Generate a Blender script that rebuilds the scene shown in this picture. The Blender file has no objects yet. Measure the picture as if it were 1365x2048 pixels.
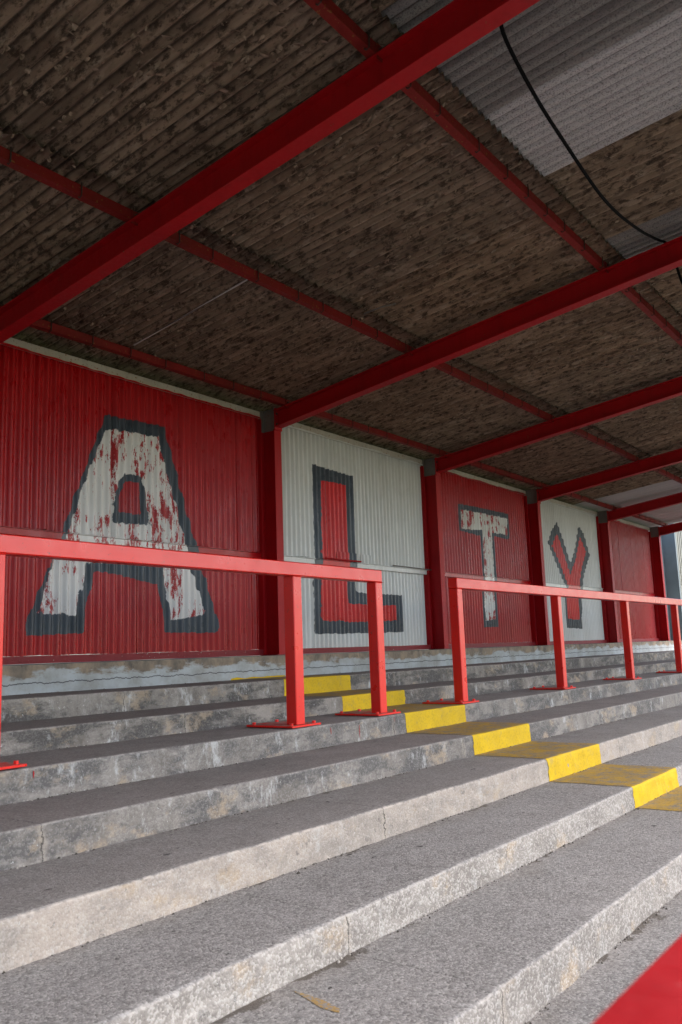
import bpy, math, random
from mathutils import Vector, Matrix, noise
R = math.radians
random.seed(7)
scene = bpy.context.scene
col = scene.collection

# ------------------------------------------------------------------ camera, sky, sun, exposure
cam_data = bpy.data.cameras.new('camera'); cam = bpy.data.objects.new('camera', cam_data); col.objects.link(cam)
RIGHT = Vector((0.598, -0.8007, -0.0343)); UP = Vector((-0.108, -0.123, 0.987)); FWD = Vector((0.794, 0.587, 0.160))
FWD.normalize(); RIGHT = (RIGHT - FWD * RIGHT.dot(FWD)).normalized(); UP = RIGHT.cross(FWD)
m3 = Matrix((RIGHT, UP, -FWD)).transposed()
cam.matrix_world = Matrix.Translation((-6.4861, -5.5631, 0.0152)) @ m3.to_4x4()
cam_data.sensor_fit = 'HORIZONTAL'; cam_data.sensor_width = 36.0
cam_data.lens = 36.0 * 1721.07 / 1365.0
cam_data.clip_start = 0.05; cam_data.clip_end = 2000
cam_data.dof.use_dof = True; cam_data.dof.focus_distance = 7.5; cam_data.dof.aperture_fstop = 9.0
scene.camera = cam

SUN_EL, SUN_AZ = R(46), R(152)      # azimuth from +Y clockwise: the light comes from the open front
world = bpy.data.worlds.new('World'); scene.world = world; world.use_nodes = True
wn = world.node_tree.nodes; wl = world.node_tree.links
bg = wn['Background']; sky = wn.new('ShaderNodeTexSky'); sky.sky_type = 'NISHITA'; sky.sun_disc = False
sky.sun_elevation = SUN_EL; sky.sun_rotation = SUN_AZ; sky.air_density = 1.0; sky.dust_density = 2.2; sky.ozone_density = 2.0
wl.new(sky.outputs[0], bg.inputs[0]); bg.inputs[1].default_value = 0.15
sd = bpy.data.lights.new('sun', 'SUN'); sd.energy = 1.2; sd.angle = R(54); sd.color = (1.0, 0.96, 0.91)
sun = bpy.data.objects.new('sun', sd); col.objects.link(sun)
d = Vector((math.sin(SUN_AZ) * math.cos(SUN_EL), math.cos(SUN_AZ) * math.cos(SUN_EL), math.sin(SUN_EL)))
sun.rotation_euler = d.to_track_quat('Z', 'Y').to_euler()
vs = scene.view_settings; vs.view_transform = 'Standard'; vs.look = 'None'; vs.gamma = 1.0; vs.exposure = 1.58
vs.use_curve_mapping = False
scene.cycles.max_bounces = 4; scene.cycles.diffuse_bounces = 3; scene.cycles.glossy_bounces = 2; scene.cycles.caustics_reflective = False; scene.cycles.caustics_refractive = False; scene.cycles.use_denoising = True; scene.cycles.use_adaptive_sampling = True; scene.cycles.adaptive_threshold = 0.02

# ------------------------------------------------------------------ helpers
def mesh_obj(name, verts, faces, mat, parent=None, smooth=False, attrs=None, mats=None, midx=None):
    me = bpy.data.meshes.new(name); me.from_pydata(verts, [], faces)
    for m in (mats or [mat]): me.materials.append(m)
    if midx: me.polygons.foreach_set('material_index', midx)
    if smooth: me.polygons.foreach_set('use_smooth', [True] * len(me.polygons))
    if attrs:
        for k, v in attrs.items():
            a = me.attributes.new(k, 'FLOAT', 'POINT'); a.data.foreach_set('value', v)
    me.update()
    o = bpy.data.objects.new(name, me); col.objects.link(o)
    if parent: o.parent = parent
    return o

def link_mesh(name, me, loc, parent=None, rot=None):
    o = bpy.data.objects.new(name, me); col.objects.link(o); o.location = loc
    if rot: o.rotation_euler = rot
    if parent: o.parent = parent
    return o

def tag(o, label=None, cat=None, group=None, kind=None):
    if label: o['label'] = label
    if cat: o['category'] = cat
    if group: o['group'] = group
    if kind: o['kind'] = kind
    return o

def empty(name, loc=(0, 0, 0), **k):
    o = bpy.data.objects.new(name, None); col.objects.link(o); o.location = loc; o.empty_display_size = 0.2
    return tag(o, **k)

class MB:
    """collects boxes, prisms and tubes into one mesh"""
    def __init__(s): s.v = []; s.f = []
    def add(s, v, f):
        n = len(s.v); s.v += v; s.f += [tuple(i + n for i in q) for q in f]; return s
    def box(s, x0, x1, y0, y1, z0, z1, c=0.0):
        if c <= 0:
            v = [(x, y, z) for z in (z0, z1) for y in (y0, y1) for x in (x0, x1)]
            return s.add(v, [(0, 2, 3, 1), (4, 5, 7, 6), (0, 1, 5, 4), (2, 6, 7, 3), (0, 4, 6, 2), (1, 3, 7, 5)])
        # chamfered box: convex hull style, 24 verts
        v = []; idx = {}
        X = (x0, x1); Y = (y0, y1); Z = (z0, z1)
        for i in (0, 1):
            for j in (0, 1):
                for k in (0, 1):
                    sx, sy, sz = (c if i == 0 else -c), (c if j == 0 else -c), (c if k == 0 else -c)
                    idx[i, j, k, 0] = len(v); v.append((X[i], Y[j] + sy, Z[k] + sz))
                    idx[i, j, k, 1] = len(v); v.append((X[i] + sx, Y[j], Z[k] + sz))
                    idx[i, j, k, 2] = len(v); v.append((X[i] + sx, Y[j] + sy, Z[k]))
        f = []
        for i in (0, 1):
            q = [idx[i, 0, 0, 0], idx[i, 1, 0, 0], idx[i, 1, 1, 0], idx[i, 0, 1, 0]]; f.append(q if i else q[::-1])
            q = [idx[0, i, 0, 1], idx[0, i, 1, 1], idx[1, i, 1, 1], idx[1, i, 0, 1]]; f.append(q if i else q[::-1])
            q = [idx[0, 0, i, 2], idx[1, 0, i, 2], idx[1, 1, i, 2], idx[0, 1, i, 2]]; f.append(q if i else q[::-1])
        for a in (0, 1):
            for b in (0, 1):
                def e(q, flip): f.append(q[::-1] if flip else q)
                e([idx[0, a, b, 1], idx[1, a, b, 1], idx[1, a, b, 2], idx[0, a, b, 2]], (a == b))
                e([idx[a, 0, b, 0], idx[a, 1, b, 0], idx[a, 1, b, 2], idx[a, 0, b, 2]], (a != b))
                e([idx[a, b, 0, 0], idx[a, b, 1, 0], idx[a, b, 1, 1], idx[a, b, 0, 1]], (a == b))
                for k in (0, 1):
                    e([idx[a, b, k, 0], idx[a, b, k, 1], idx[a, b, k, 2]], ((a + b + k) % 2 == 0))
        return s.add(v, f)
    def sweep(s, prof, p0, p1, axx, axy):
        """closed profile (list of 2D) swept straight from p0 to p1"""
        p0, p1, axx, axy = Vector(p0), Vector(p1), Vector(axx), Vector(axy); n = len(prof)
        v = [tuple(p + axx * a + axy * b) for p in (p0, p1) for a, b in prof]
        f = [(i, (i + 1) % n, n + (i + 1) % n, n + i) for i in range(n)] + [tuple(range(n))[::-1], tuple(range(n, 2 * n))]
        return s.add(v, f)
    def tube(s, pts, r, n=8):
        pts = [Vector(p) for p in pts]; v = []; f = []
        for i, p in enumerate(pts):
            t = (pts[min(i + 1, len(pts) - 1)] - pts[max(i - 1, 0)]).normalized()
            a = t.cross(Vector((0, 0, 1)) if abs(t.z) < .9 else Vector((1, 0, 0))).normalized(); b = t.cross(a)
            v += [tuple(p + a * r * math.cos(2 * math.pi * k / n) + b * r * math.sin(2 * math.pi * k / n)) for k in range(n)]
        for i in range(len(pts) - 1):
            f += [(i * n + k, i * n + (k + 1) % n, (i + 1) * n + (k + 1) % n, (i + 1) * n + k) for k in range(n)]
        f += [tuple(range(n)), tuple(range(len(v) - n, len(v)))[::-1]]
        return s.add(v, f)
    def build(s, name, mat, parent=None, smooth=False):
        return mesh_obj(name, s.v, s.f, mat, parent, smooth)

# ------------------------------------------------------------------ material tools
class NT:
    def __init__(s, name):
        s.m = bpy.data.materials.new(name); s.m.use_nodes = True
        s.n = s.m.node_tree.nodes; s.l = s.m.node_tree.links; s.b = s.n['Principled BSDF']
        s._obj = None
    def node(s, t, **k):
        n = s.n.new(t)
        for a, b in k.items(): setattr(n, a, b)
        return n
    def put(s, sock, v):
        if hasattr(v, 'links'): s.l.new(v, sock)
        elif isinstance(v, (tuple, list)): sock.default_value = tuple(v) + ((1.0,) if len(v) == 3 and len(sock.default_value) == 4 else ())
        else: sock.default_value = v
    def coord(s, scale=(1, 1, 1), which='Object', loc=(0, 0, 0)):
        c = s.node('ShaderNodeTexCoord'); m = s.node('ShaderNodeMapping'); m.inputs['Scale'].default_value = scale
        m.inputs['Location'].default_value = loc
        s.l.new(c.outputs[which], m.inputs['Vector']); return m.outputs[0]
    def world(s, scale=(1, 1, 1), loc=(0, 0, 0)):
        c = s.node('ShaderNodeNewGeometry'); m = s.node('ShaderNodeMapping'); m.inputs['Scale'].default_value = scale
        m.inputs['Location'].default_value = loc
        s.l.new(c.outputs['Position'], m.inputs['Vector']); return m.outputs[0]
    def noise(s, v, scale, detail=4, rough=0.55, out='Fac', dist=0.0):
        n = s.node('ShaderNodeTexNoise'); n.inputs['Scale'].default_value = scale; n.inputs['Detail'].default_value = detail
        n.inputs['Roughness'].default_value = rough; n.inputs['Distortion'].default_value = dist; s.l.new(v, n.inputs['Vector']); return n.outputs[out]
    def voro(s, v, scale, out='Distance', feature='F1', rnd=1.0):
        n = s.node('ShaderNodeTexVoronoi'); n.feature = feature; n.inputs['Scale'].default_value = scale
        n.inputs['Randomness'].default_value = rnd; s.l.new(v, n.inputs['Vector']); return n.outputs[out]
    def ramp(s, v, a, b, ca=0.0, cb=1.0):
        n = s.node('ShaderNodeMapRange'); s.put(n.inputs[0], v); s.put(n.inputs[1], a); s.put(n.inputs[2], b); s.put(n.inputs[3], ca); s.put(n.inputs[4], cb)
        return n.outputs[0]
    def math(s, op, a, b=0.0, c=0.0):
        n = s.node('ShaderNodeMath', operation=op); s.put(n.inputs[0], a); s.put(n.inputs[1], b); s.put(n.inputs[2], c); return n.outputs[0]
    def mix(s, f, a, b, mode='MIX'):
        n = s.node('ShaderNodeMix', data_type='RGBA', blend_type=mode); s.put(n.inputs[0], f); s.put(n.inputs[6], a); s.put(n.inputs[7], b); return n.outputs[2]
    def attr(s, name):
        n = s.node('ShaderNodeAttribute', attribute_name=name); return n.outputs['Fac']
    def sep(s, v):
        n = s.node('ShaderNodeSeparateXYZ'); s.l.new(v, n.inputs[0]); return n.outputs
    def rand(s):
        return s.node('ShaderNodeObjectInfo').outputs['Random']
    def bump(s, h, strength=0.5, dist=0.01, prev=None):
        n = s.node('ShaderNodeBump'); n.inputs['Strength'].default_value = strength; n.inputs['Distance'].default_value = dist
        s.put(n.inputs['Height'], h)
        if prev is not None: s.l.new(prev, n.inputs['Normal'])
        return n.outputs[0]
    def done(s, color, rough=0.6, normal=None, spec=0.5, coat=0.0, metal=0.0):
        s.put(s.b.inputs['Base Color'], color); s.put(s.b.inputs['Roughness'], rough); s.put(s.b.inputs['Specular IOR Level'], spec)
        s.put(s.b.inputs['Metallic'], metal)
        if coat: s.put(s.b.inputs['Coat Weight'], coat); s.put(s.b.inputs['Coat Roughness'], 0.2)
        if normal is not None: s.l.new(normal, s.b.inputs['Normal'])
        return s.m

def mat_steel_paint(name, colr, dark, rough=0.52, chips=(0.25, 0.2, 0.18), chip_amt=0.68, streak=0.5):
    t = NT(name); w = t.world()
    n1 = t.noise(w, 1.7, 5); n2 = t.noise(t.world((14, 14, 2.5)), 1.0, 4); n3 = t.noise(w, 38, 4, 0.65)
    c = t.mix(t.ramp(n1, .35, .7), colr, dark)
    c = t.mix(t.ramp(n2, .5, .8, 0, streak), c, tuple(x * .55 for x in colr))
    c = t.mix(t.ramp(n3, chip_amt, chip_amt + .05), c, chips)
    b = t.bump(t.noise(w, 55, 2), .12, .004)
    return t.done(c, t.ramp(n3, .3, .7, rough - .08, rough + .15), b, .25)

M = {}
M['barrier_red'] = None
t = NT('barrier_red'); w = t.world()
c = t.mix(t.ramp(t.noise(w, 3, 4), .35, .7), (0.86, 0.010, 0.003), (0.78, 0.009, 0.004))
c = t.mix(t.ramp(t.noise(w, 60, 3), .68, .74), c, (0.36, 0.02, 0.015))
c = t.mix(t.ramp(t.noise(t.world((3, 3, 9)), 2.2, 6, .7), .60, .72, 0, .3), c, (0.46, 0.02, 0.012))
c = t.mix(t.ramp(t.noise(w, 26, 5, .7), .67, .69), c, (0.22, 0.06, 0.045))
M['barrier_red'] = t.done(c, t.ramp(t.noise(w, 9, 3), .3, .7, .26, .40), t.bump(t.noise(w, 140, 2), .06, .002, t.bump(t.noise(w, 22, 3), .05, .006)), .5, .25)
M['barrier_dust'] = None
t = NT('plate_red_dusty'); w = t.world()
c = t.mix(t.ramp(t.noise(w, 18, 5), .38, .62), (0.55, 0.02, 0.012), (0.26, 0.20, 0.17))
M['barrier_dust'] = t.done(c, .7, t.bump(t.noise(w, 60, 3), .2, .004))
M['dark_red'] = mat_steel_paint('dark_barrier_red', (0.36, 0.008, 0.012), (0.30, 0.008, 0.012), .5)  # deeper red, used on the near rail only
M['frame_red'] = mat_steel_paint('frame_red', (0.42, 0.005, 0.009), (0.34, 0.005, 0.010), .5, (0.20, 0.07, 0.04), .66)
M['purlin_red'] = mat_steel_paint('purlin_red', (0.23, 0.010, 0.010), (0.15, 0.014, 0.010), .6, (0.22, .09, .03), .62)
M['rail_maroon'] = mat_steel_paint('rail_maroon', (0.25, 0.018, 0.025), (0.20, 0.02, 0.025), .5, (.3, .26, .24), .66)
M['galv_grey'] = mat_steel_paint('galv_grey', (0.22, 0.20, 0.19), (0.15, 0.13, 0.12), .6, (.2, .1, .05), .62)
M['cream_rust'] = mat_steel_paint('cream_rust', (0.52, 0.48, 0.42), (0.45, 0.40, 0.33), .55, (.25, .10, .03), .60)
M['bolt_dark'] = mat_steel_paint('bolt_dark', (0.07, 0.03, 0.025), (0.05, 0.04, 0.035), .6)
t = NT('cable_rubber'); M['cable'] = t.done((0.005, 0.005, 0.006), .85, t.bump(t.noise(t.world(), 60, 2), .1, .003), .08)

# --- concrete of the terrace: treads and risers told apart by the surface's own normal
def mat_concrete(name, tread_a, tread_b, ris_a, ris_b, ris_dark, agg=0.0, stain=0.5, tag_seed=0.0, white=0.2):
    t = NT(name); w = t.world(loc=(tag_seed, tag_seed * .7, 0))
    g = t.node('ShaderNodeNewGeometry'); nz = t.sep(g.outputs['True Normal'])[2]
    up = t.ramp(nz, .45, .75)
    big = t.noise(w, .9, 5, .6); med = t.noise(w, 5.5, 5, .62); fine = t.noise(w, 95, 3, .7)
    warp = t.node('ShaderNodeVectorMath', operation='ADD'); t.l.new(w, warp.inputs[0])
    nv = t.node('ShaderNodeVectorMath', operation='SCALE'); t.l.new(t.noise(w, 60, 2, .6, 'Color'), nv.inputs[0]); nv.inputs['Scale'].default_value = .012; t.l.new(nv.outputs[0], warp.inputs[1])
    vn = t.node('ShaderNodeTexVoronoi'); vn.inputs['Scale'].default_value = 120; t.l.new(warp.outputs[0], vn.inputs['Vector'])
    cellv = t.sep(vn.outputs['Color'])[0]; cd = vn.outputs['Distance']
    # tread
    tc = t.mix(t.ramp(big, .35, .68), tread_a, tread_b)
    tc = t.mix(t.ramp(med, .42, .68, 0, .4), tc, tuple(x * .62 for x in tread_a))
    tc = t.mix(t.ramp(cellv, .66, .80, 0, .12 + .6 * agg), tc, (.54, .51, .48))
    tc = t.mix(t.ramp(cellv, .0, .35, .25 + .6 * agg, 0), tc, (.07, .065, .06))
    tc = t.mix(t.ramp(fine, .35, .68, .3, 0), tc, (.09, .08, .075))
    spot = t.noise(t.world((1, 1.6, 1), (3.3 + tag_seed, 1, 0)), 15, 2, .4)
    tc = t.mix(t.ramp(spot, .745, .765), tc, (.045, .04, .038))
    # wet dirt and grit that has crept out from the joint at the back of the tread
    back = t.math('ADD', t.attr('back'), t.ramp(t.noise(w, 3.2, 6, .7), .3, .75, .055, -.075))
    tc = t.mix(t.ramp(back, .008, .016, .8, 0), tc, (.075, .062, .05))
    back2 = t.math('ADD', t.attr('back'), t.ramp(t.noise(w, 1.7, 5, .65), .3, .75, .10, -.16))
    tc = t.mix(t.ramp(back2, .0, .10, .22, 0), tc, (.16, .13, .10))
    # riser
    st = t.noise(t.world((3.2, 1, 1.4), (tag_seed * 3, 0, 0)), 1.0, 7, .72)
    rc = t.mix(t.ramp(st, .40, .60), ris_a, ris_b)
    st2 = t.noise(t.world((1.7, 1, 4.5), (7 + tag_seed, 0, 2)), 1.1, 7, .74)
    rc = t.mix(t.ramp(st2, .45, .55, 0, stain), rc, ris_dark)
    st3 = t.noise(t.world((5, 2, 2.4), (tag_seed * 2, 4, 2)), 1.3, 7, .78)
    rc = t.mix(t.ramp(st3, .57, .66, 0, white), rc, (.60, .60, .58))
    st4 = t.noise(t.world((2.3, 2, 3.4), (tag_seed * 2, 9, 5)), 1.3, 6, .7)
    rc = t.mix(t.ramp(st4, .56, .65, 0, .75), rc, (.40, .31, .215))
    rc = t.mix(t.ramp(cellv, .58, .78, 0, .06 + .62 * agg), rc, (.60, .565, .525))
    rc = t.mix(t.ramp(cellv, .0, .34, .10 + .5 * agg, 0), rc, (.17, .15, .14))
    rc = t.mix(t.ramp(t.noise(w, 24, 5, .72), .60, .70, 0, .8), rc, (.08, .075, .07))
    rc = t.mix(t.ramp(t.noise(w, 48, 3, .7), .66, .72, 0, .7), rc, (.62, .60, .57))
    x = t.sep(t.world(loc=(tag_seed * 1.9, 0, 0)))[0]
    jx = t.math('PINGPONG', t.math('ADD', x, t.ramp(t.noise(w, 14, 5, .7), 0, 1, -.05, .05)), 1.72)
    rc = t.mix(t.ramp(jx, .004, .03, .4, 0), rc, (.46, .40, .33))
    jd = t.math('PINGPONG', t.math('ADD', x, t.ramp(t.noise(w, 22, 5, .7), 0, 1, -.03, .03)), 1.72)
    rc = t.mix(t.ramp(jd, .0015, .0045, .85, 0), rc, (.05, .045, .04))
    tc = t.mix(t.ramp(jd, .001, .004, .7, 0), tc, (.06, .055, .05))
    c = t.mix(up, rc, tc)
    # worn, chipped arris
    ar = t.math('MULTIPLY', t.ramp(nz, .15, .4), t.ramp(nz, .97, .8))
    c = t.mix(t.math('MULTIPLY', ar, t.ramp(t.noise(w, 22, 5, .7), .44, .60, 0, .6)), c, tuple(min(.6, q * 1.3 + .05) for q in ris_a))
    h = t.math('ADD', t.math('MULTIPLY', cd, -1.0), t.math('MULTIPLY', fine, .8))
    b = t.bump(t.math('ADD', h, t.math('MULTIPLY', med, 1.6)), .22 + .3 * agg, .0055)
    return t.done(c, .88, b, .3)

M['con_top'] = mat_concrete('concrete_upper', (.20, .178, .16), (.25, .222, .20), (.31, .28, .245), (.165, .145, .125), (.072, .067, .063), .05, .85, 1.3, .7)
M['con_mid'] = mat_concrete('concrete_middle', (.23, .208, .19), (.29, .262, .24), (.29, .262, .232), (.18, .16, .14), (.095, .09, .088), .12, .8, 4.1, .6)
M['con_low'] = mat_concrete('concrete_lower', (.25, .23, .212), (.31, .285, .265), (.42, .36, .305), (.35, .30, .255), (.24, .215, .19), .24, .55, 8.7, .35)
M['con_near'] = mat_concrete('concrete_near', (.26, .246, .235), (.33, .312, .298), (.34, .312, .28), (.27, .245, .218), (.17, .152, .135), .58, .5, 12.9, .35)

# plinth: brown grime above, pale limewash below a crack
t = NT('concrete_plinth'); w = t.world()
z = t.sep(w)[2]; edge = t.math('ADD', z, t.ramp(t.noise(t.world((2.2, 1, 6)), 1.2, 5, .7), .2, .8, -.10, .10))
g = t.node('ShaderNodeNewGeometry'); up = t.ramp(t.sep(g.outputs['Normal'])[2], .55, .8)
upper = t.mix(t.ramp(t.noise(t.world((3, 1, 2)), 1.6, 5, .7), .35, .62), (.16, .14, .12), (.36, .28, .20))
upper = t.mix(t.ramp(t.noise(w, 9, 5, .7), .55, .7, 0, .7), upper, (.09, .08, .075))
lower = t.mix(t.ramp(t.noise(w, 4, 5, .7), .4, .65), (.50, .53, .54), (.36, .36, .34))
c = t.mix(t.ramp(edge, -.085, -.055), lower, upper)
crack = t.math('ABSOLUTE', t.math('ADD', t.math('ADD', z, .135), t.ramp(t.noise(t.world((3, 1, 0)), 2.5, 5, .7), 0, 1, -.03, .03)))
c = t.mix(t.ramp(crack, .002, .005, .9, 0), c, (.05, .045, .05))
c = t.mix(up, c, (.13, .115, .105))
M['con_plinth'] = t.done(c, .9, t.bump(t.noise(w, 60, 4, .7), .4, .005, t.bump(t.noise(w, 8, 4), .3, .01)), .3)

def mat_yellow(name, ya, yb, worn, amount, grit):
    t = NT(name); w = t.world()
    c = t.mix(t.ramp(t.noise(w, 4, 4), .35, .65), ya, yb)
    c = t.mix(t.ramp(t.noise(w, 11, 6, .72), amount, amount + .18), c, worn)
    c = t.mix(t.ramp(t.noise(w, 45, 4, .7), .66, .74), c, (.22, .19, .15))
    cv = t.sep(t.voro(w, 85, 'Color'))[0]
    c = t.mix(t.ramp(cv, 0, .4, grit, 0), c, tuple(x * .5 for x in worn))
    return t.done(c, .75, t.bump(t.noise(w, 75, 4, .7), .5, .006, t.bump(t.noise(w, 9, 4), .3, .01)), .3)
M['yellow'] = mat_yellow('yellow_riser_paint', (.68, .45, .006), (.58, .38, .012), (.42, .31, .08), .56, .22)
M['yellow_worn'] = mat_yellow('yellow_tread_paint', (.44, .27, .03), (.34, .22, .05), (.22, .19, .15), .44, .5)

# --- painted wall cladding; dout/din are the distances to the painted letter's outline and fill
def mat_panel(name, base_a, base_b, fill, has_letter=True, flake=0.0, flake_col=(.36, .012, .014), grime=0.3, fill2=None):
    t = NT(name); w = t.world()
    n1 = t.noise(t.world((1.2, 1, .5)), 1.3, 5, .6)
    c = t.mix(t.ramp(n1, .35, .68), base_a, base_b)
    streak = t.noise(t.world((9, 1, .7)), 1.0, 5, .65)
    c = t.mix(t.ramp(streak, .52, .75, 0, grime), c, tuple(x * .5 for x in base_a))
    brush = t.noise(t.world((26, 1, 1.1)), 1.0, 4, .6)
    c = t.mix(t.ramp(brush, .58, .7, 0, .35), c, tuple(min(1, x * 1.35 + .01) for x in base_a))
    if has_letter:
        wob = t.ramp(t.noise(w, 16, 4, .6), 0, 1, -.022, .022); wob2 = t.ramp(t.noise(t.world((30, 1, 6)), 1, 3), 0, 1, -.022, .022)
        do = t.math('ADD', t.attr('dout'), wob); di = t.math('ADD', t.attr('din'), t.math('ADD', wob, wob2))
        char = t.mix(t.ramp(t.noise(t.world((14, 1, 2)), 1.5, 4), .35, .65), (.032, .043, .058), (.062, .077, .096))
        c = t.mix(t.ramp(do, -.002, .002, 1, 0), c, char)
        f = t.mix(t.ramp(t.noise(t.world((8, 1, 1.5)), 1.2, 4), .35, .65), fill, fill2 or tuple(x * .85 for x in fill))
        if flake > 0:
            fn = t.noise(t.world((34, 1, 9)), 1.0, 8, .78); fl = t.noise(t.world((4.2, 1, 1.1), (1.7, 0, .3)), 1.6, 4, .6)
            fk = t.math('ADD', fn, t.ramp(fl, .32, .68, -.16, .12))
            f = t.mix(t.ramp(fk, .60 - flake, .615 - flake), f, flake_col)
        c = t.mix(t.ramp(di, -.002, .002, 1, 0), c, f)
    chip = t.noise(t.world((40, 1, 12)), 1.0, 4, .6)
    c = t.mix(t.ramp(chip, .735, .75), c, (.10, .07, .06))
    b = t.bump(t.math('ADD', t.math('MULTIPLY', t.noise(w, 60, 2, .6), .08), t.noise(t.world((2.5, 1, 1.2)), 1.5, 2)), .15, .02)
    return t.done(c, t.ramp(t.noise(t.world((4, 1, 2)), 3, 4), .3, .7, .24, .38), b, .30)
RED_A, RED_B = (.42, .004, .007), (.33, .004, .008)
WHT_A, WHT_B = (.66, .67, .66), (.58, .58, .56)
M['pan_A'] = mat_panel('panel_red_white_letter', RED_A, RED_B, (.74, .72, .70), True, .06)
M['pan_T'] = mat_panel('panel_red_white_letter_small', RED_A, RED_B, (.72, .71, .68), True, .06)
M['pan_L'] = mat_panel('panel_white_red_letter', WHT_A, WHT_B, (.66, .006, .006), True, 0, grime=.16, fill2=(.52, .006, .006))
M['pan_red'] = mat_panel('panel_red', (.36, .008, .016), RED_B, RED_A, False)
M['pan_white'] = mat_panel('panel_white', WHT_A, WHT_B, RED_A, False, grime=.16)

# --- roof sheets
def mat_asbestos():
    t = NT('roof_brown_cement'); w = t.world()
    r = t.rand(); off = t.node('ShaderNodeVectorMath', operation='ADD'); cb = t.node('ShaderNodeCombineXYZ')
    t.put(cb.inputs[0], t.math('MULTIPLY', r, 31)); t.put(cb.inputs[1], t.math('MULTIPLY', r, 17)); t.l.new(w, off.inputs[0]); t.l.new(cb.outputs[0], off.inputs[1])
    v = off.outputs[0]
    def sc(s):
        m = t.node('ShaderNodeMapping'); m.inputs['Scale'].default_value = s; t.l.new(v, m.inputs['Vector']); return m.outputs[0]
    long_ = t.noise(sc((9, .9, 1)), 1.5, 5, .65); blot = t.noise(sc((17, 5.2, 1)), 2.0, 6, .72); pale = t.noise(sc((11, 2.2, 1)), 2.0, 4, .6)
    c = t.mix(t.ramp(long_, .38, .62), (.37, .26, .18), (.17, .112, .075))
    c = t.mix(t.ramp(r, 0, 1, 0, .35), c, (.23, .185, .15))
    c = t.mix(t.ramp(pale, .56, .66, 0, .55), c, (.46, .36, .28))
    c = t.mix(t.ramp(blot, .50, .61, 0, .82), c, (.04, .026, .018))
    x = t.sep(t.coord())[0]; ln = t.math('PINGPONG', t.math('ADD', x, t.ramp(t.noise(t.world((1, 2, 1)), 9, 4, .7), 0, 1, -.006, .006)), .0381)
    c = t.mix(t.math('MULTIPLY', t.ramp(ln, .003, .015, .75, 0), t.ramp(long_, .25, .5, .6, 1)), c, (.035, .024, .018))  # dirt and groove shade put into the colour so the ribs read
    sp = t.voro(sc((9, 6, 1)), 1.6, 'Distance')
    c = t.mix(t.math('MULTIPLY', t.ramp(sp, .12, .26, .6, 0), t.ramp(t.noise(sc((3, 2, 1)), 2, 2), .38, .5)), c, (.03, .02, .015))
    h = t.math('ADD', blot, t.math('MULTIPLY', t.noise(sc((20, 14, 4)), 3, 5, .7), .6))
    b = t.bump(t.math('ADD', h, t.math('MULTIPLY', sp, .35)), .9, .02)
    return t.done(c, .92, b, .2)
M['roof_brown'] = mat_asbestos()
def mat_grey_sheet(name, a, b_, speck):
    t = NT(name); w = t.world()
    c = t.mix(t.ramp(t.noise(t.world((7, .8, 1)), 1.3, 5, .6), .35, .68), a, b_)
    n = t.noise(t.world((1, .75, 1)), 120, 3, .7)
    c = t.mix(t.ramp(n, .50, .62, 0, speck), c, (.10, .09, .09))
    # brown dirt lines along each corrugation, also painting in its weak groove shade
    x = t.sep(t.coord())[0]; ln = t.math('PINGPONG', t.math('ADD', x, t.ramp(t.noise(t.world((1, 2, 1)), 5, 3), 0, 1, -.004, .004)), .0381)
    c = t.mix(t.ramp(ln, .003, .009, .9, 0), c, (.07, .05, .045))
    return t.done(c, .85, t.bump(n, .2, .004), .25)
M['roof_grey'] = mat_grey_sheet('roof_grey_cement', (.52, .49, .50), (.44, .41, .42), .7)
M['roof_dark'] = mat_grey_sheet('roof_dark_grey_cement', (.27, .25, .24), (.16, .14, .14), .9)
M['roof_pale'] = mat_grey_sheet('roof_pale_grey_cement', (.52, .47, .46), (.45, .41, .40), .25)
t = NT('flake_cement'); r_ = t.attr('tone')
M['flake'] = t.done(t.mix(r_, (.07, .045, .03), (.36, .27, .20)), .95, None, .2)

# ------------------------------------------------------------------ setting: ground and terrace
t = NT('ground_asphalt'); w = t.world()
c = t.mix(t.ramp(t.noise(w, .4, 5), .35, .65), (.20, .19, .18), (.26, .25, .24)); M['apron'] = t.done(c, .9, t.bump(t.noise(w, 60, 3), .3, .005))
t = NT('pitch_grass'); w = t.world()
c = t.mix(t.ramp(t.noise(w, .3, 5), .35, .65), (.05, .09, .022), (.09, .12, .035)); M['grass'] = t.done(c, .95, t.bump(t.noise(w, 40, 4), .6, .03))
ZG = -1.80
tag(MB().box(-600, 600, -600, 600, ZG - .6, ZG - .04).build('ground', M['grass']), kind='structure')
tag(MB().box(-60, 80, -12.0, -7.2, ZG - .03, ZG + .012).build('path', M['apron']), kind='structure')

NOSE_Y = [-.06, -.649, -1.258, -1.865, -2.449, -3.017, -3.594, -4.19, -4.79, -5.42, -6.04, -6.66]
TOP_Z = [0.0, -.206, -.3486, -.4742, -.6213, -.7637, -.9148, -1.0464, -1.1987, -1.345, -1.49, -1.635, ZG - .06]
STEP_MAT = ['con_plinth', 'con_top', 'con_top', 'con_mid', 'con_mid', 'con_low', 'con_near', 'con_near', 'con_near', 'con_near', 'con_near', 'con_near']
CHIPS = {3: [(-3.10, .055, .06), (-.2, .03, .02)], 4: [(-3.33, .03, .04)], 6: [(-4.1, .05, .02)]}

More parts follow.
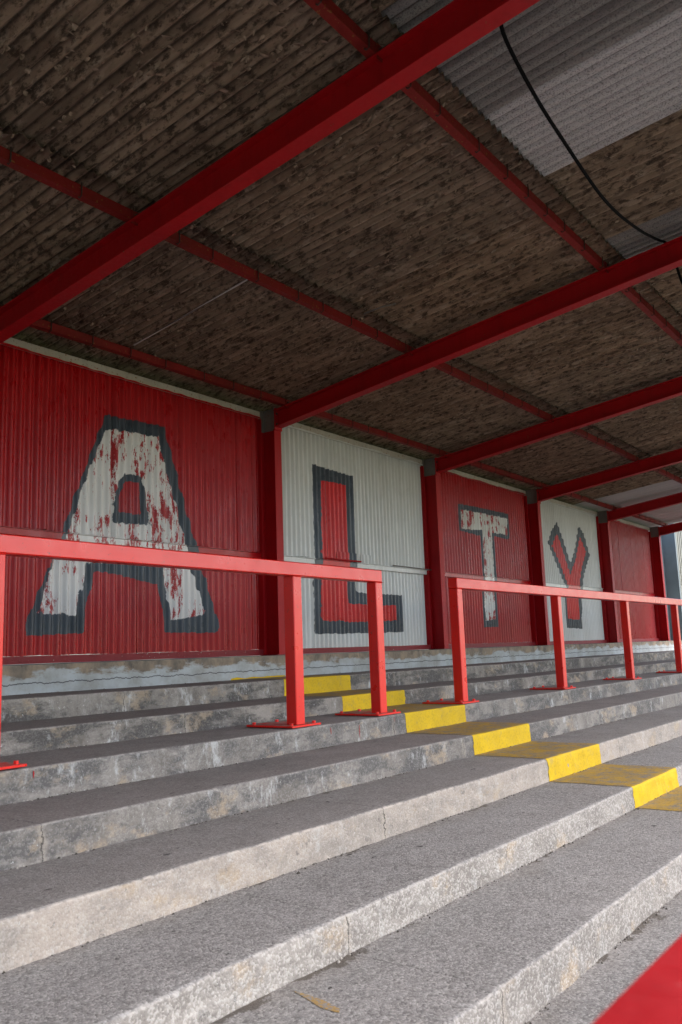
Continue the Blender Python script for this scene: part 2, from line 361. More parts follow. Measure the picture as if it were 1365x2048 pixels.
def step_point(k, x, u, off=0.0):
    """point on step k at x; u runs 0..1 over the tread, 1..2 round the nose, 2..3 down the riser"""
    y0 = (NOSE_Y[k - 1] if k else .62) + .035; yn = NOSE_Y[k]; zt = TOP_Z[k]; zb = TOP_Z[k + 1] - .03
    rough = .005 if k < 5 else .008
    ch = noise.noise((x * 5.3, k * 9.1, 0)) * .8 - .1 + noise.noise((x * 17, k * 3.3, 5)) * .35 + noise.noise((x * 43, k, 2)) * .25
    r = .012 + (.012 if k < 5 else .020) * max(0, ch) + (.010 * max(0, noise.noise((x * 45, k * 7, 1))) if k >= 5 else 0)
    for cx, cw, cdp in CHIPS.get(k, ()): r += cdp * math.exp(-((x - cx) / cw) ** 2)
    nose_w = (.4 + .16 * k) * .008 * noise.noise((x * 2.6, k * 4.0, 13)) + .005 * noise.noise((x * .7, k * 4.0, 3)) + .004 * noise.noise((x * 6, k * 2.0, 8)) + .0025 * noise.noise((x * 31, k * 2.0, 8))
    yn = yn + nose_w
    dz = .005 * noise.noise((x * .8, k * 5.0, 1)) + .003 * noise.noise((x * 3.1, k, 7))
    if u <= 1:
        y = y0 + (yn + r - y0) * u; z = zt + dz + .003 * noise.noise((x * 2.3, y * 4, k)) * (1 - u) ** .5 - .0 
        return (x, y, z + off)
    if u <= 2:
        a = (u - 1) * math.pi / 2
        return (x, yn + r - (r + off) * math.sin(a), zt + dz - r + (r + off) * math.cos(a))
    f = u - 2; ztop = zt + dz - r; z = ztop + (zb - ztop) * f
    n = noise.noise((x * 9, z * 14, k * 3)) * rough + noise.noise((x * 30, z * 38, k)) * rough * .6
    n *= min(1, f * 6)
    return (x, yn - off + n - .008 * f, z)

def frange(a, b, s):
    out = []; x = a
    while x < b - 1e-6: out.append(x); x += s
    return out + [b]
XS = frange(-16.2, -6.2, .25) + frange(-6.05, 2.0, .035)[0:] + frange(2.12, 16.0, .11)
US = [0, .15, .35, .55, .72, .85, .94, 1.0, 1.25, 1.5, 1.75, 2.0, 2.12, 2.26, 2.4, 2.55, 2.7, 2.85, 3.0]
def sheet_grid(fn, xs, us):
    v = [fn(x, u) for x in xs for u in us]; n = len(us)
    f = [(i * n + j, i * n + j + 1, (i + 1) * n + j + 1, (i + 1) * n + j) for i in range(len(xs) - 1) for j in range(n - 1)]
    return v, f
terrace = empty('terrace_steps', (0, 0, 0), kind='structure')
steps = []
for k in range(len(NOSE_Y)):
    v, f = sheet_grid(lambda x, u: step_point(k, x, u), XS, US)
    # close the body underneath so that each step is a solid block
    n = len(US); nx = len(XS); b0 = len(v)
    for i, x in enumerate(XS):
        v.append((x, v[i * n][1] + .02, TOP_Z[k + 1] - .2)); v.append((x, v[i * n + n - 1][1] + .003, TOP_Z[k + 1] - .2)); v.append(v[i * n]); v.append(v[i * n + n - 1])
    for i in range(nx - 1):
        a, b = b0 + 4 * i, b0 + 4 * i + 4
        f += [(a, b, b + 1, a + 1), (a, a + 2, b + 2, b), (a + 3, a + 1, b + 1, b + 3)]
    for i in (0, nx - 1):
        ring = [i * n + j for j in range(n)] + [b0 + 4 * i + 1, b0 + 4 * i]; f.append(tuple(ring if i == 0 else ring[::-1]))
    bk = []
    for i in range(nx):
        y0 = v[i * n][1]; bk += [max(0., y0 - .035 - v[i * n + j][1]) for j in range(n)]
    bk += [1.0] * (len(v) - len(bk))
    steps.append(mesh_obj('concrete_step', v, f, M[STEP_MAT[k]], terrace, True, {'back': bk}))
    if k == 0: steps[0].name = 'concrete_plinth'
# yellow gangway stripe: one coat of paint per step, over its tread and riser
YX0, YX1 = -.7455, .2175
for k in range(1, 9):
    x0, x1 = YX0 + random.uniform(-.012, .012), YX1 + random.uniform(-.012, .012)
    nx = 30; us = [.0] + US[1:-1] + [2.86]
    if k == 1: us = [u for u in us if u > .15]
    v = []; mi = []
    for i in range(nx + 1):
        for u in us:
            wob = .012 * noise.noise((u * 9, k * 3, 0 if i < nx / 2 else 9)) + .010 * noise.noise((u * 31, k * 3, 0 if i < nx / 2 else 9))
            x = x0 + (x1 - x0) * i / nx + (wob if i in (0, nx) else 0)
            v.append(step_point(k, x, u, .0025))
    n = len(us); f = []
    for i in range(nx):
        for j in range(n - 1):
            f.append((i * n + j, i * n + j + 1, (i + 1) * n + j + 1, (i + 1) * n + j)); mi.append(0 if us[j] < 1.2 else 1)
    mesh_obj('yellow_marking', v, f, None, steps[k], True, mats=[M['yellow_worn'], M['yellow']], midx=mi)
v, f = sheet_grid(lambda x, u: step_point(0, x, u, .0025), frange(-.80, -.05, .04), [2.80, 2.86, 2.92, 2.98])
v = [(x, y, z + (.012 * noise.noise((x * 9, 3, 3)) if z > -.2 else 0)) for x, y, z in v]
mesh_obj('yellow_marking', v, f, M['yellow'], steps[0], True)

# loose grit and chips lying in the joints at the foot of the risers
gv, gf, gt = [], [], []
for k in range(1, 9):
    for _ in range(620 if k > 3 else 260):
        x = random.uniform(-6, 6) if k < 5 else random.uniform(-5.6, 2.5)
        if noise.noise((x * 1.7, k * 5.0, 2)) + random.uniform(-.4, .4) < 0: continue
        y = NOSE_Y[k - 1] - .008 - abs(random.gauss(0, .014)); z = TOP_Z[k]; r = random.uniform(.002, .0065) * (1.5 if random.random() < .08 else 1); n0 = len(gv)
        for a in range(5):
            q = a * 1.2566 + random.uniform(-.3, .3); gv.append((x + r * 1.3 * math.cos(q), y + r * math.sin(q), z - .001)); gt.append(0)
        gv.append((x, y, z + r * 1.1)); tone = random.random(); gt += [0]; gt[-6:] = [tone] * 6
        gf += [(n0 + a, n0 + (a + 1) % 5, n0 + 5) for a in range(5)]
t = NT('grit'); M['grit'] = t.done(t.mix(t.ramp(t.attr('tone'), .3, .9), (.07, .06, .05), (.42, .38, .34)), .95, None, .2)
gr = mesh_obj('joint_grit', gv, gf, M['grit'], terrace, False, {'tone': gt}); gr['kind'] = 'stuff'
# spilt yellow paint and red drips
t = NT('spilt_yellow'); w = t.world(); M['spill'] = t.done(t.mix(t.ramp(t.noise(w, 90, 3, .7), .44, .56), (.36, .22, .06), (.24, .215, .19)), .85, t.bump(t.noise(w, 75, 4), .5, .006))
sp = [(-4.247, -3.651), (-4.246, -3.703), (-4.256, -3.783), (-4.281, -3.862), (-4.305, -3.880), (-4.306, -3.814), (-4.265, -3.704)]
mesh_obj('paint_spill', [step_point(7, x, (NOSE_Y[6] + .035 - y) / (NOSE_Y[6] - NOSE_Y[7] + .02), .0016) for x, y in sp], [tuple(range(7))[::-1]], M['spill'], steps[7])
for px, za, zb_ in ((-3.998, -.485, -.526), (-1.36, -.51, -.60), (-.896, -.49, -.53), (-1.70, -.50, -.545)):
    pts = [step_point(3, px + dx, 2 + max(.02, min(.95, (TOP_Z[3] - .015 - z) / (TOP_Z[3] - TOP_Z[4] + .015))), .004) for dx, z in ((-.002, za), (.002, za), (.004, (za + zb_) / 2), (.001, zb_), (-.001, zb_), (-.003, (za + zb_) / 2))]
    mesh_obj('paint_drip', pts, [(0, 5, 4, 3, 2, 1)], M['frame_red'], steps[3])

# ------------------------------------------------------------------ steel frames: post, rafter, plates
BAY = 3.2; ZR = 2.2873; SL = .1323; DEP = .1813; HW = .0515; YEND = -6.2
CS = 1 / math.sqrt(1 + SL * SL)
ax_n = Vector((0, SL * CS, CS))                      # roof normal (roof rises towards -Y)
def roof_pt(x, y, h): return Vector((x, y, ZR - SL * y + h))
def isec(w, dpt, tf=.012, tw=.010):
    a = w / 2; b = tw / 2
    return [(-a, 0), (a, 0), (a, tf), (b, tf), (b, dpt - tf), (a, dpt - tf), (a, dpt), (-a, dpt), (-a, dpt - tf), (-b, dpt - tf), (-b, tf), (-a, tf)]
FR_LABEL = {-3: 'red steel post and rafter out at the far left of the stand', -2: 'red steel post and rafter between the two plain panels left of the camera', -1: 'red steel post and rafter left of the plain white panel',
    0: 'nearest red steel rafter, crossing the top left above the letter A panel',
    1: 'red steel post and rafter between the letter A and letter L panels', 2: 'red steel post and rafter between the letter L and letter T panels',
    3: 'red steel post and rafter between the letter T and letter Y panels', 4: 'red steel post and rafter between the letter Y panel and the plain red panel',
    5: 'farthest red steel post and rafter at the right end of the stand'}
for k in range(-3, 6):
    X = BAY * (k - 1)
    fr = empty('steel_frame', (X, 0, 0), label=FR_LABEL[k], cat='steel frame', group='steel frames of the stand')
    post = MB().sweep([(a, b) for a, b in isec(2 * HW, .2)], (0, 0, .004), (0, 0, ZR - .02), (1, 0, 0), (0, 1, 0)).build('post', M['frame_red'], fr)
    top = MB().sweep([(a * .98, b) for a, b in isec(2 * HW, .196)], (0, .002, ZR - .02), (0, .002, ZR + .21), (1, 0, 0), (0, 1, 0)).build('post_top', M['galv_grey'], fr)
    p0 = Vector((0, -.016, ZR + SL * .016)); p1 = Vector((0, YEND, ZR - SL * YEND))
    raf = MB().sweep(isec(2 * HW, DEP * CS), p0, p1, (1, 0, 0), ax_n).build('rafter', M['frame_red'], fr)
    ep = MB().box(-HW - .004, HW + .004, -.014, -.002, ZR - .03, ZR + .20, .002).build('end_plate', M['frame_red'], fr)
    for sx in (-1, 1):
        for zz in (ZR + .03, ZR + .14):
            MB().sweep([(.012 * math.cos(a * math.pi / 3), .012 * math.sin(a * math.pi / 3)) for a in range(6)], (sx * .032, -.014, zz), (sx * .032, -.026, zz), (1, 0, 0), (0, 0, 1)).build('bolt', M['bolt_dark'], ep)
    MB().box(-.09, .09, -.012, .212, -.006, .010, .002).build('base_plate', M['rail_maroon'], fr)

# ------------------------------------------------------------------ purlins
PY = [-.15, -1.64, -3.48, -5.36, -6.15]
PL = ['red angle purlin just above the wall top, lowest of the purlins', 'second red angle purlin up from the wall', 'third red angle purlin up from the wall, below the grey roof sheets',
      'fourth red angle purlin up from the wall, overhead', 'front edge purlin along the open side of the roof']
PUR_X0, PUR_X1 = -16.0, 13.0
hook = MB()
hook.tube([(0, -.006, .08), (0, -.008, .04), (0, -.006, -.006), (0, .012, -.014), (0, .022, -.004)], .0042, 6)
hook_me = hook.build('hook_bolt', M['bolt_dark']); bpy.data.objects.remove(hook_me)
hook_me = bpy.data.meshes['hook_bolt']
for i, py in enumerate(PY):
    P = empty('roof_purlin', (0, py, ZR - SL * py + DEP + .002), label=PL[i], cat='purlin', group='purlins under the roof sheets')
    prof = [(0, 0), (.055, 0), (.055, .007), (.007, .007), (.007, .064), (0, .064)]
    MB().sweep(prof, (PUR_X0, 0, 0), (PUR_X1, 0, 0), (0, 1, 0), (0, 0, 1)).build('angle_bar', M['purlin_red'], P)
    if i < 4:
        x = -5.6
        while x < PUR_X1:
            if abs((x + 3.2) % 3.2) > .07: link_mesh('hook_bolt', hook_me, (x, -.001, 0), P)
            x += random.choice([.381, .381, .305, .457])
    for k in range(0, 6):
        X = BAY * (k - 1)
        cl = MB().box(X - .05, X + .03, -.012, -.004, -.03, .055, .002).build('cleat', M['purlin_red'], P)
        MB().sweep([(.011 * math.cos(a * math.pi / 3), .011 * math.sin(a * math.pi / 3)) for a in range(6)], (X - .02, -.012, .03), (X - .02, -.022, .03), (1, 0, 0), (0, 0, 1)).build('bolt', M['bolt_dark'], cl)

# ------------------------------------------------------------------ roof of corrugated sheets
PITCH = .0762; AMP = .0105; HROOF = DEP + .080
roof = empty('corrugated_roof', (0, 0, ZR), label='dirty brown and grey corrugated cement sheet roof overhead', cat='roof')
ROWS = [(.62, -1.76), (-1.50, -3.59), (-3.36, -5.50), (-5.24, -6.35)]
sheet_cache = {}
def roof_sheet_mesh(nc, ly, mat, var):
    key = (nc, round(ly, 3), mat, var)
    if key in sheet_cache: return sheet_cache[key]
    seg = 8; nx = nc * seg; ny = 14; v = []; f = []
    for s in (0, 1):
        for j in range(ny + 1):
            y = -ly * j / ny
            for i in range(nx + 1):
                x = i * PITCH / seg
                ragged = .012 * noise.noise((i * .35, var * 7.7, 3)) if j == ny else 0
                cz = math.cos(2 * math.pi * x / PITCH); z = (AMP * cz * 1.55 if mat == 'roof_brown' else AMP * (2.9 * max(0, .5 + .5 * cz) ** 3.2 - 1)) + .010 * (1 - x / (nc * PITCH)) + .004 * noise.noise((x * 2, y * 1.3, var * 5))
                v.append((x, y + ragged, z - SL * y + (.036 * (1 - j / ny)) + (.006 if s else 0)))
    n = nx + 1; N = n * (ny + 1)
    for j in range(ny):
        for i in range(nx):
            a = j * n + i; f.append((a, a + n, a + n + 1, a + 1)[::-1]); f.append((N + a, N + a + n, N + a + n + 1, N + a + 1))
    for i in range(nx):
        f.append((i, i + 1, N + i + 1, N + i)); a = ny * n + i; f.append((a, N + a, N + a + 1, a + 1))
    for j in range(ny):
        a = j * n; f.append((a, N + a, N + a + n, a + n)); a = j * n + nx; f.append((a, a + n, N + a + n, N + a))
    me = bpy.data.meshes.new('roof_sheet'); me.from_pydata(v, [], f); me.materials.append(M[mat])
    me.polygons.foreach_set('use_smooth', [True] * len(f)); me.update(); sheet_cache[key] = me
    return me
def lay_row(r, spec):
    ya, yb = ROWS[r]
    for x0, nc, mat in spec:
        me = roof_sheet_mesh(nc + 1, ya - yb, mat, random.randrange(3))
        link_mesh('roof_sheet', me, (x0, ya, -SL * ya + HROOF - .009 + AMP), roof)
def fill(x0, x1, mat=lambda x: 'roof_brown', nc=14):
    out = []; x = x0
    while x < x1 - .02:
        n = min(nc, max(1, round((x1 - x) / PITCH))); out.append((x, n, mat(x))); x += n * PITCH
    return out
P14 = 14 * PITCH
g0 = -2.33
rowA = fill(-16.2, -3.2 + 0) ; xa = rowA[-1][0] + rowA[-1][1] * PITCH
rowA += fill(xa, 13.2, lambda x: 'roof_brown' if x < 7.6 else 'roof_pale')
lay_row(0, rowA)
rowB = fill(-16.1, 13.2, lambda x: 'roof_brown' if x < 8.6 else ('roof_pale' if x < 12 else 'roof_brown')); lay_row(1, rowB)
rowC = []
xc = g0 - 14 * PITCH
rowC += fill(xc - 12 * P14, xc - 0.001)
rowC += [(xc, 14, 'roof_dark'), (g0, 5, 'roof_grey'), (g0 + 5 * PITCH, 6, 'roof_grey'), (g0 + 11 * PITCH, 15, 'roof_brown'), (g0 + 26 * PITCH, 7, 'roof_dark')]
rowC += fill(g0 + 33 * PITCH, 13.2, lambda x: 'roof_brown' if x < 7 else 'roof_grey')
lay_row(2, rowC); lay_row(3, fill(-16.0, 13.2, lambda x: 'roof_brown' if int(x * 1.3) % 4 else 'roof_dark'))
BROWN = []
for r, spec in ((0, rowA), (1, rowB), (2, rowC)):
    for x0, nc, mat in spec:
        if mat == 'roof_brown' and x0 + nc * PITCH > -6.0 and x0 < 12: BROWN.append((r, x0, nc))
MB().box(-16.2, 13.1, -6.42, -6.38, ZR + SL * 6.4 + DEP - .40 - ZR, ZR + SL * 6.4 + DEP + .12 - ZR).build('unseen_shade_board', M['frame_red'], roof)  # unseen board added at the roof front to keep light off the wall top
st = MB()
for x_, y0_, y1_ in ((-2.04, -.22, -1.55),):
    st.sweep([(-.007, 0), (.007, 0), (.007, .005), (-.007, .005)], (x_, y0_, -SL * y0_ + HROOF - .022), (x_ - .035, y1_, -SL * y1_ + HROOF - .022), (1, 0, 0), ax_n)
st.build('joint_strip', M['roof_pale'], roof)
MB().tube([(-.93, -1.76, -SL * -1.76 + HROOF - .03), (-.935, -1.93, -SL * -1.93 + HROOF - .045), (-.86, -2.03, -SL * -2.03 + HROOF - .03)], .006, 6).build('wire_tie', M['galv_grey'], roof)
# peeling skins of cement hanging under the brown sheets
fv, ff, ft = [], [], []
for r, x0, nc in BROWN:
    ya, yb = ROWS[r]; area = nc * PITCH * (ya - yb)
    for _ in range(int(area * 110)):
        x = x0 + random.random() * nc * PITCH; y = ya + (yb - ya) * random.random()
        if y > -.05 or noise.noise((x * 1.3, y * .9, 4)) < -.25 + random.random() * .3: continue
        cp = round((x - x0) / PITCH - .5) + .5; x = x0 + cp * PITCH + random.gauss(0, .012)   # hang from the low ridges
        z = -SL * y + HROOF - .009 - .004 + random.uniform(0, .004) + AMP * (1 + math.cos(2 * math.pi * (x - x0) / PITCH)) * .5 + .004
        a = random.uniform(.004, .013); b = random.uniform(.006, .021); dr = random.uniform(.005, .016); ang = random.gauss(0, .5)
        if random.random() < .12: a *= 1.6; b *= 1.5
        ca, sa = math.cos(ang), math.sin(ang); n0 = len(fv); sgn = random.choice((-1, 1))
        for j, tt in enumerate((0, .5, 1)):
            for i in (-1, 0, 1):
                lx = a * i * (1 + random.uniform(-.25, .25)) * (1 - .35 * (tt == 1)); ly = sgn * b * (tt * 2 - .8) * (1 + random.uniform(-.15, .15))
                fv.append((x + lx * ca - ly * sa, y + lx * sa + ly * ca, z - dr * tt ** 1.6 + random.uniform(-.002, .002) - SL * ly * 0)); ft.append(random.random())
        for j in range(2):
            for i in range(2):
                q = n0 + j * 3 + i; ff.append((q, q + 1, q + 4, q + 3))
fl = mesh_obj('peeling_flakes', fv, ff, M['flake'], roof, False, {'tone': ft}); fl['kind'] = 'stuff'

# ------------------------------------------------------------------ wall panels between the posts
YW = .222
def sdf(poly, x, z):
    d = 1e9; inside = False; n = len(poly); j = n - 1
    for i in range(n):
        ax, az = poly[j]; bx, bz = poly[i]; ex, ez = bx - ax, bz - az; wx, wz = x - ax, z - az
        tt = max(0, min(1, (wx * ex + wz * ez) / (ex * ex + ez * ez))); dx, dz = wx - ex * tt, wz - ez * tt; d = min(d, dx * dx + dz * dz)
        if ((az > z) != (bz > z)) and x < (bx - ax) * (z - az) / (bz - az) + ax: inside = not inside
        j = i
    d = math.sqrt(d); return -d if inside else d
LET = {}
LET['A'] = dict(o=[(-1.983, 2.065), (-1.333, 2.083), (-1.161, 1.614), (-1.012, 1.192), (-.80, .70), (-.641, .313), (-.656, .227), (-1.3, .229), (-1.345, .45), (-1.382, .648), (-1.7, .696), (-2.059, .737), (-2.135, .436), (-2.161, .232), (-2.668, .21), (-2.679, .31), (-2.485, .746), (-2.343, 1.148), (-2.154, 1.646)],
    i=[(-1.971, 1.942), (-1.708, 1.965), (-1.394, 1.976), (-1.334, 1.759), (-1.187, 1.382), (-1.077, .997), (-.8, .397), (-1.228, .337), (-1.335, .804), (-1.567, .817), (-2.131, .8), (-2.241, .369), (-2.575, .388), (-2.458, .779), (-2.313, 1.084), (-2.172, 1.506), (-2.073, 1.729)],
    ho=[(-1.795, 1.587), (-1.593, 1.59), (-1.488, 1.165), (-1.898, 1.142), (-1.88, 1.407)], hi=[(-1.783, 1.517), (-1.615, 1.522), (-1.591, 1.244), (-1.835, 1.245), (-1.826, 1.396)])
LET['L'] = dict(o=[(.806, 2.072), (1.575, 2.042), (1.575, 1.203), (1.607, .689), (1.77, .674), (2.595, .679), (2.569, .224), (1.739, .213), (.791, .21), (.80, 1.273)],
    i=[(.955, 1.906), (1.428, 1.917), (1.43, 1.327), (1.446, .79), (1.449, .55), (1.762, .544), (2.437, .545), (2.435, .366), (1.748, .347), (.935, .354), (.946, 1.285)])
LET['T'] = dict(o=[(4.113, 2.017), (5.7, 2.038), (5.673, 1.629), (5.143, 1.641), (5.143, .976), (5.169, .295), (4.699, .289), (4.714, 1.064), (4.726, 1.605), (4.095, 1.629)],
    i=[(4.173, 1.94), (5.67, 1.962), (5.618, 1.697), (5.072, 1.691), (5.06, 1.027), (5.112, .403), (4.758, .387), (4.761, 1.12), (4.777, 1.692), (4.142, 1.665)])
LET['Y'] = dict(o=[(7.58, 2.101), (7.816, 1.787), (8.06, 1.405), (8.304, 1.648), (8.588, 2.137), (8.818, 2.001), (9.033, 1.609), (8.651, 1.209), (8.536, .987), (8.452, .267), (7.743, .279), (7.798, .959), (7.603, 1.158), (7.309, 1.528), (7.15, 1.708), (7.353, 1.932)],
    i=[(7.543, 1.9), (7.702, 1.679), (8.02, 1.203), (8.304, 1.483), (8.614, 1.931), (8.871, 1.677), (8.575, 1.333), (8.414, 1.045), (8.336, .429), (7.821, .436), (7.873, 1.023), (7.533, 1.434), (7.319, 1.661)])
def letter_attrs(v, letter, ox):
    if not letter: return None
    L = LET[letter]; do, di = [], []
    for x, y, z in v:
        x += ox
        a = sdf(L['o'], x, z); b = sdf(L['i'], x, z)
        if 'hi' in L: a = max(a, -sdf(L['hi'], x, z)); b = max(b, -sdf(L['ho'], x, z))
        do.append(a); di.append(b)
    return {'dout': do, 'din': di}
def clad(parent, ox, x0, x1, z0, z1, y, mat, letter, seed, hang=.012):
    seg = 8; nx = max(4, int((x1 - x0) / PITCH * seg)); nz = max(10, int((z1 - z0) / .045)); v = []
    tilt = 0.0
    for i in range(nx + 1):
        x = x0 + (x1 - x0) * i / nx; ph = math.cos(2 * math.pi * x / PITCH)
        for j in range(nz + 1):
            tz = j / nz; z = z0 + (z1 - z0) * tz
            if j == 0: z += hang * noise.noise((x * 4, seed * 3.1, 1)) + .004 * noise.noise((x * 40, seed, 1))
            dent = .006 * noise.noise((x * 1.6, z * 1.1, 4.0)) + .002 * noise.noise((x * 5, z * 3, 7.0))
            yy = y + .0132 * ph + dent + tilt * (tz - .5) + .005 * (x - x0) / (x1 - x0)
            v.append((x - ox, yy, z))
    n = nz + 1
    f = [(i * n + j, (i + 1) * n + j, (i + 1) * n + j + 1, i * n + j + 1) for i in range(nx) for j in range(nz)]
    o = mesh_obj('corrugated_sheet', v, f, mat, parent, True, letter_attrs(v, letter, ox))
    md = o.modifiers.new('thickness', 'SOLIDIFY'); md.thickness = .0016; md.offset = 1
    es = o.modifiers.new('hard_edges', 'EDGE_SPLIT'); es.split_angle = R(50)
    return o
def flat_bar(name, parent, ox, x0, x1, y0, y1, z0, z1, mat, letter=None, step=.03):
    """a flat rail with enough rows to carry the painted letter across it"""
    xs = frange(x0, x1, step); v = []; f = []
    for x in xs:
        wz = .003 * noise.noise((x * 1.1, z0 * 9, 2)); v += [(x - ox, y0, z0 + wz), (x - ox, y0, z1 + wz), (x - ox, y1, z1 + wz), (x - ox, y1, z0 + wz)]
    for i in range(len(xs) - 1):
        for j in range(4): f.append((i * 4 + j, i * 4 + (j + 1) % 4, i * 4 + 4 + (j + 1) % 4, i * 4 + 4 + j)[::-1])
    f += [(0, 1, 2, 3), tuple(len(v) - 4 + j for j in (3, 2, 1, 0))]
    return mesh_obj(name, v, f, mat, parent, False, letter_attrs(v, letter, ox))
PANELS = [(-3, None, 'pan_white', 'plain white corrugated wall panel three bays left of the letter A'), (-2, None, 'pan_red', 'plain red corrugated wall panel two bays left of the letter A'), (-1, None, 'pan_white', 'plain white corrugated wall panel at the left end of the stand'),
    (0, 'A', 'pan_A', 'red corrugated wall panel painted with a flaking white letter A'), (1, 'L', 'pan_L', 'white corrugated wall panel painted with a red letter L'),
    (2, 'T', 'pan_T', 'red corrugated wall panel painted with a white letter T'), (3, 'Y', 'pan_L', 'white corrugated wall panel painted with a red letter Y'),
    (4, None, 'pan_red', 'plain dull red corrugated wall panel farthest right')]
for b, letter, mat, lab in PANELS:
    X0, X1 = BAY * (b - 1) + .012, BAY * b - .055
    ox = (X0 + X1) / 2
    W = empty('wall_panel', (ox, 0, 0), label=lab, cat='wall panel', group='corrugated panels along the back wall')
    m = M[mat]
    su = [X0, X0 + .30, X0 + 1.03, X0 + 1.83, X0 + 2.58, X1] if letter != 'A' else [X0, X0 + .53, X0 + 1.29, X0 + 2.05, X0 + 2.81, X1]
    sl = [X0, X0 + .78, X0 + 1.58, X0 + 2.36, X1]
    for q in range(len(su) - 1): clad(W, ox, su[q], min(su[q + 1] + .05, X1), 1.025, 2.46, YW - .012 + .002 * (q % 2), m, letter, b * 10 + q)
    for q in range(len(sl) - 1): clad(W, ox, sl[q], min(sl[q + 1] + .05, X1), .062, 1.12, YW + .012 + .002 * (q % 2), m, letter, b * 10 + q + 5, .005)
    flat_bar('middle_rail', W, ox, X0, X1, YW - .026, YW - .001, .962, 1.012, m, letter)
    flat_bar('ledge', W, ox, X0, X1 + (.03 if letter in ('L', 'Y') else 0), YW - .04, YW - .004, 1.013, 1.018, m, letter)
    flat_bar('bottom_rail', W, ox, X0, X1, YW - .03, YW + .02, .003, .060, M['rail_maroon'])
    # cream angle along the top with the wall paint lapping raggedly up it
    flat_bar('top_rail', W, ox, X0, X1, YW - .034, YW - .026, 2.41, 2.485, M['cream_rust'])
    flat_bar('top_ledge', W, ox, X0, X1, YW - .025, YW + .05, 2.478, 2.484, M['cream_rust'])
    xs = frange(X0, X1, .02); v = []
    for x in xs:
        zz = 2.425 + .016 * noise.noise((x * 2.2, b * 5, 1)) + .008 * noise.noise((x * 11, b, 4)); v += [(x - ox, YW - .036, 2.409), (x - ox, YW - .036, zz)]
    mesh_obj('lapped_paint', v, [(2 * i, 2 * i + 2, 2 * i + 3, 2 * i + 1) for i in range(len(xs) - 1)], m, W, False, letter_attrs(v, letter, ox))
    MB().box(X1 - ox - .012, X1 - ox + .003, YW - .05, YW + .03, .004, 2.40, .002).build('edge_angle', M['frame_red'], W)
    if letter == 'L':
        for xa, xb in ((1.20, 1.62), (1.66, 1.86)): clad(W, ox, xa, xb, 1.02, 1.125, YW - .027, m, letter, 77)
        MB().tube([(.95 - ox, YW - .05, 1.035), (1.3 - ox, YW - .06, 1.028), (1.62 - ox, YW - .055, 1.034)], .009, 6).build('rod', M['frame_red'], W)
        MB().tube([(2.3 - ox, YW - .05, 1.03), (3.2 - ox, YW - .06, 1.022)], .007, 6).build('rod', M['galv_grey'], W)

# ------------------------------------------------------------------ crush barriers
def bolt_mb(x, y, z): return MB().sweep([(.013 * math.cos(a * math.pi / 3), .013 * math.sin(a * math.pi / 3)) for a in range(6)], (x, y, z), (x, y, z + .016), (1, 0, 0), (0, 1, 0))
def barrier(label, x0, x1, posts, yf, zt, zb, tz=.0944, t=.0944, paint='barrier_red'):
    B = empty('crush_barrier', (x0, yf, zb), label=label, cat='barrier', group='red crush barriers on the terrace')
    MB().box(0, x1 - x0, 0, t, zt - tz - zb, zt - zb, .006).build('top_rail', M[paint], B)
    for px in posts:
        p = px - x0
        po = MB().box(p + .002, p + t - .002, .002, t - .002, .012, zt - tz - zb - .001, .005).build('post', M['barrier_red'], B)
        wv = MB(); zz = zt - tz - zb
        wv.tube([(p + .004, -.001, zz - .003), (p + t / 2, -.002, zz - .004), (p + t - .004, -.001, zz - .003)], .0035, 6).build('weld_bead', M['barrier_red'], po)
        pl = MB().box(p - .10, p + .20, -.045, .36, .002, .0135, .002).build('base_plate', M['barrier_dust'], B)
        MB().box(p - .1015, p + .2015, -.0465, -.0405, .0015, .014, .001).build('plate_edge', M['barrier_red'], pl)
        MB().box(p - .1015, p - .0965, -.040, .3615, .0015, .014, .001).build('plate_edge', M['barrier_red'], pl)
        for bx, by in ((-.07, -.012), (.165, -.012), (-.07, .32), (.165, .32)):
            bolt_mb(p + bx, by, .0137).build('bolt', M['barrier_red'], pl)
    return B
barrier('long red box-section crush barrier on the left, ending at the yellow gangway', -6.47, -.8877, [-6.47, -4.225, -1.977, -.8877 - .0944], -1.8045, .6321, TOP_Z[3] + .004)
barrier('red box-section crush barrier on the right, running past the letter T and Y panels', .3042, 9.41, [.3042 + 2.252 * i for i in range(4)] + [9.3156], -1.8045, .6321, TOP_Z[3] + .004)
barrier('blurred red barrier rail in the bottom right corner close to the camera', -6.0, .5, [-5.2, -2.95, -.7, .4056], -5.4107, -.2317, TOP_Z[9] + .004, paint='dark_red')

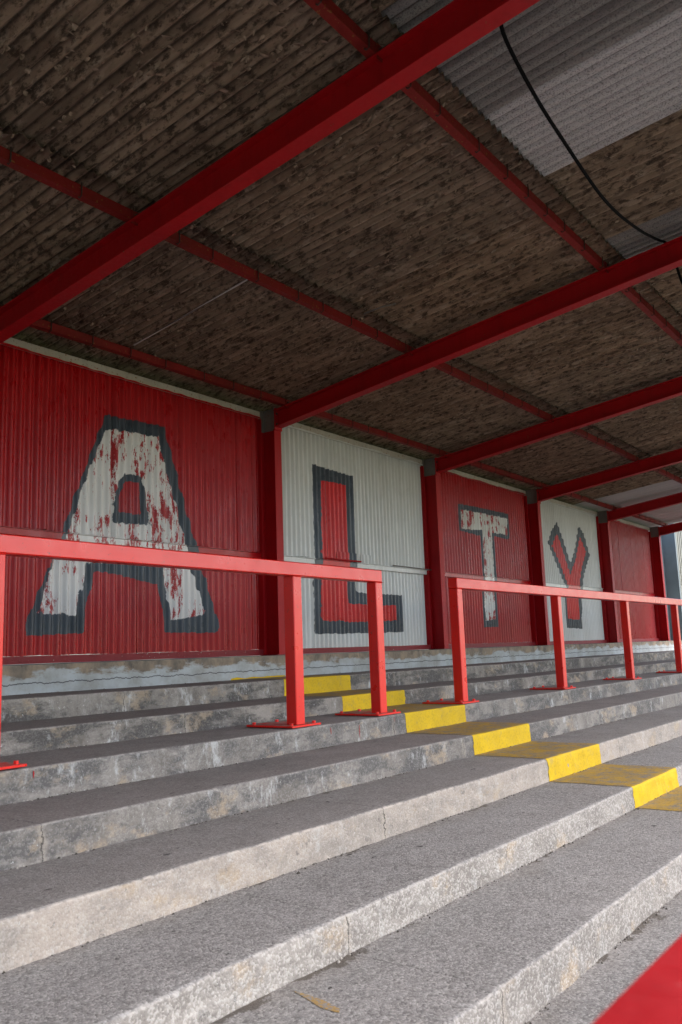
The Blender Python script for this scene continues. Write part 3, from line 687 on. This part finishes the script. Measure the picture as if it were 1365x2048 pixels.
# ------------------------------------------------------------------ cable slung between the rafters
cp = [(-3.30, -4.10, 2.98), (-3.255, -4.10, 3.018), (-3.2, -4.10, 3.026), (-3.155, -4.098, 3.005), (-3.135, -4.096, 2.93), (-3.10, -4.094, 2.825), (-2.913, -4.083, 2.761), (-2.625, -4.068, 2.708), (-2.297, -4.051, 2.682), (-1.968, -4.034, 2.663), (-1.645, -4.017, 2.660), (-1.268, -3.998, 2.703), (-.761, -3.971, 2.809), (-.394, -3.952, 2.906), (-.10, -3.935, 2.994), (-.03, -3.94, 3.012), (.05, -3.965, 2.985), (.085, -3.988, 2.82), (.15, -4.006, 2.70), (.5, -4.01, 2.60), (1.2, -4.02, 2.54), (2.0, -4.02, 2.60), (2.8, -4.0, 2.82), (3.13, -3.96, 2.985), (3.2, -3.95, 3.014)]
def smooth_pts(p, n=5):
    p = [Vector(q) for q in p]; out = []
    for i in range(len(p) - 1):
        a, b, c, e = p[max(i - 1, 0)], p[i], p[i + 1], p[min(i + 2, len(p) - 1)]
        for j in range(n):
            s = j / n; out.append(.5 * ((2 * b) + (c - a) * s + (2 * a - 5 * b + 4 * c - e) * s * s + (3 * b - a - 3 * c + e) * s ** 3))
    return out + [p[-1]]
tag(MB().tube(smooth_pts(cp), .0100, 10).build('cable', M['cable'], None, True), 'thick black cable sagging between the red rafters under the grey sheets', 'cable')

# ------------------------------------------------------------------ building past the right end of the stand
t = NT('clad_cream'); w = t.world(); c = t.mix(t.ramp(t.noise(t.world((3, 1, .6)), 1, 4), .35, .65), (.40, .39, .33), (.34, .33, .28)); M['cream'] = t.done(c, .6, t.bump(t.noise(w, 20, 3), .1, .005))
t = NT('wall_blue_grey'); w = t.world(); c = t.mix(t.ramp(t.noise(w, 2, 4), .35, .65), (.22, .26, .27), (.17, .20, .21)); M['bluegrey'] = t.done(c, .7, t.bump(t.noise(w, 40, 3), .2, .004))
bd = empty('cream_building', (14.35, .1, 0), label='cream ribbed building with a blue grey corner just past the right end of the stand', cat='building')
MB().box(0, 6, .06, 5.5, -.3, 3.1).build('wall', M['cream'], bd)
for i in range(40):
    MB().box(.10 + i * .15, .16 + i * .15, .035, .058, -.3, 3.08, .006).build('rib', M['cream'], bd)
MB().box(-.012, .085, .0, .30, -.3, 3.12, .004).build('corner_trim', M['bluegrey'], bd)
MB().box(-1.55, -.014, .30, .45, -.3, 3.1).build('return_wall', M['bluegrey'], bd)
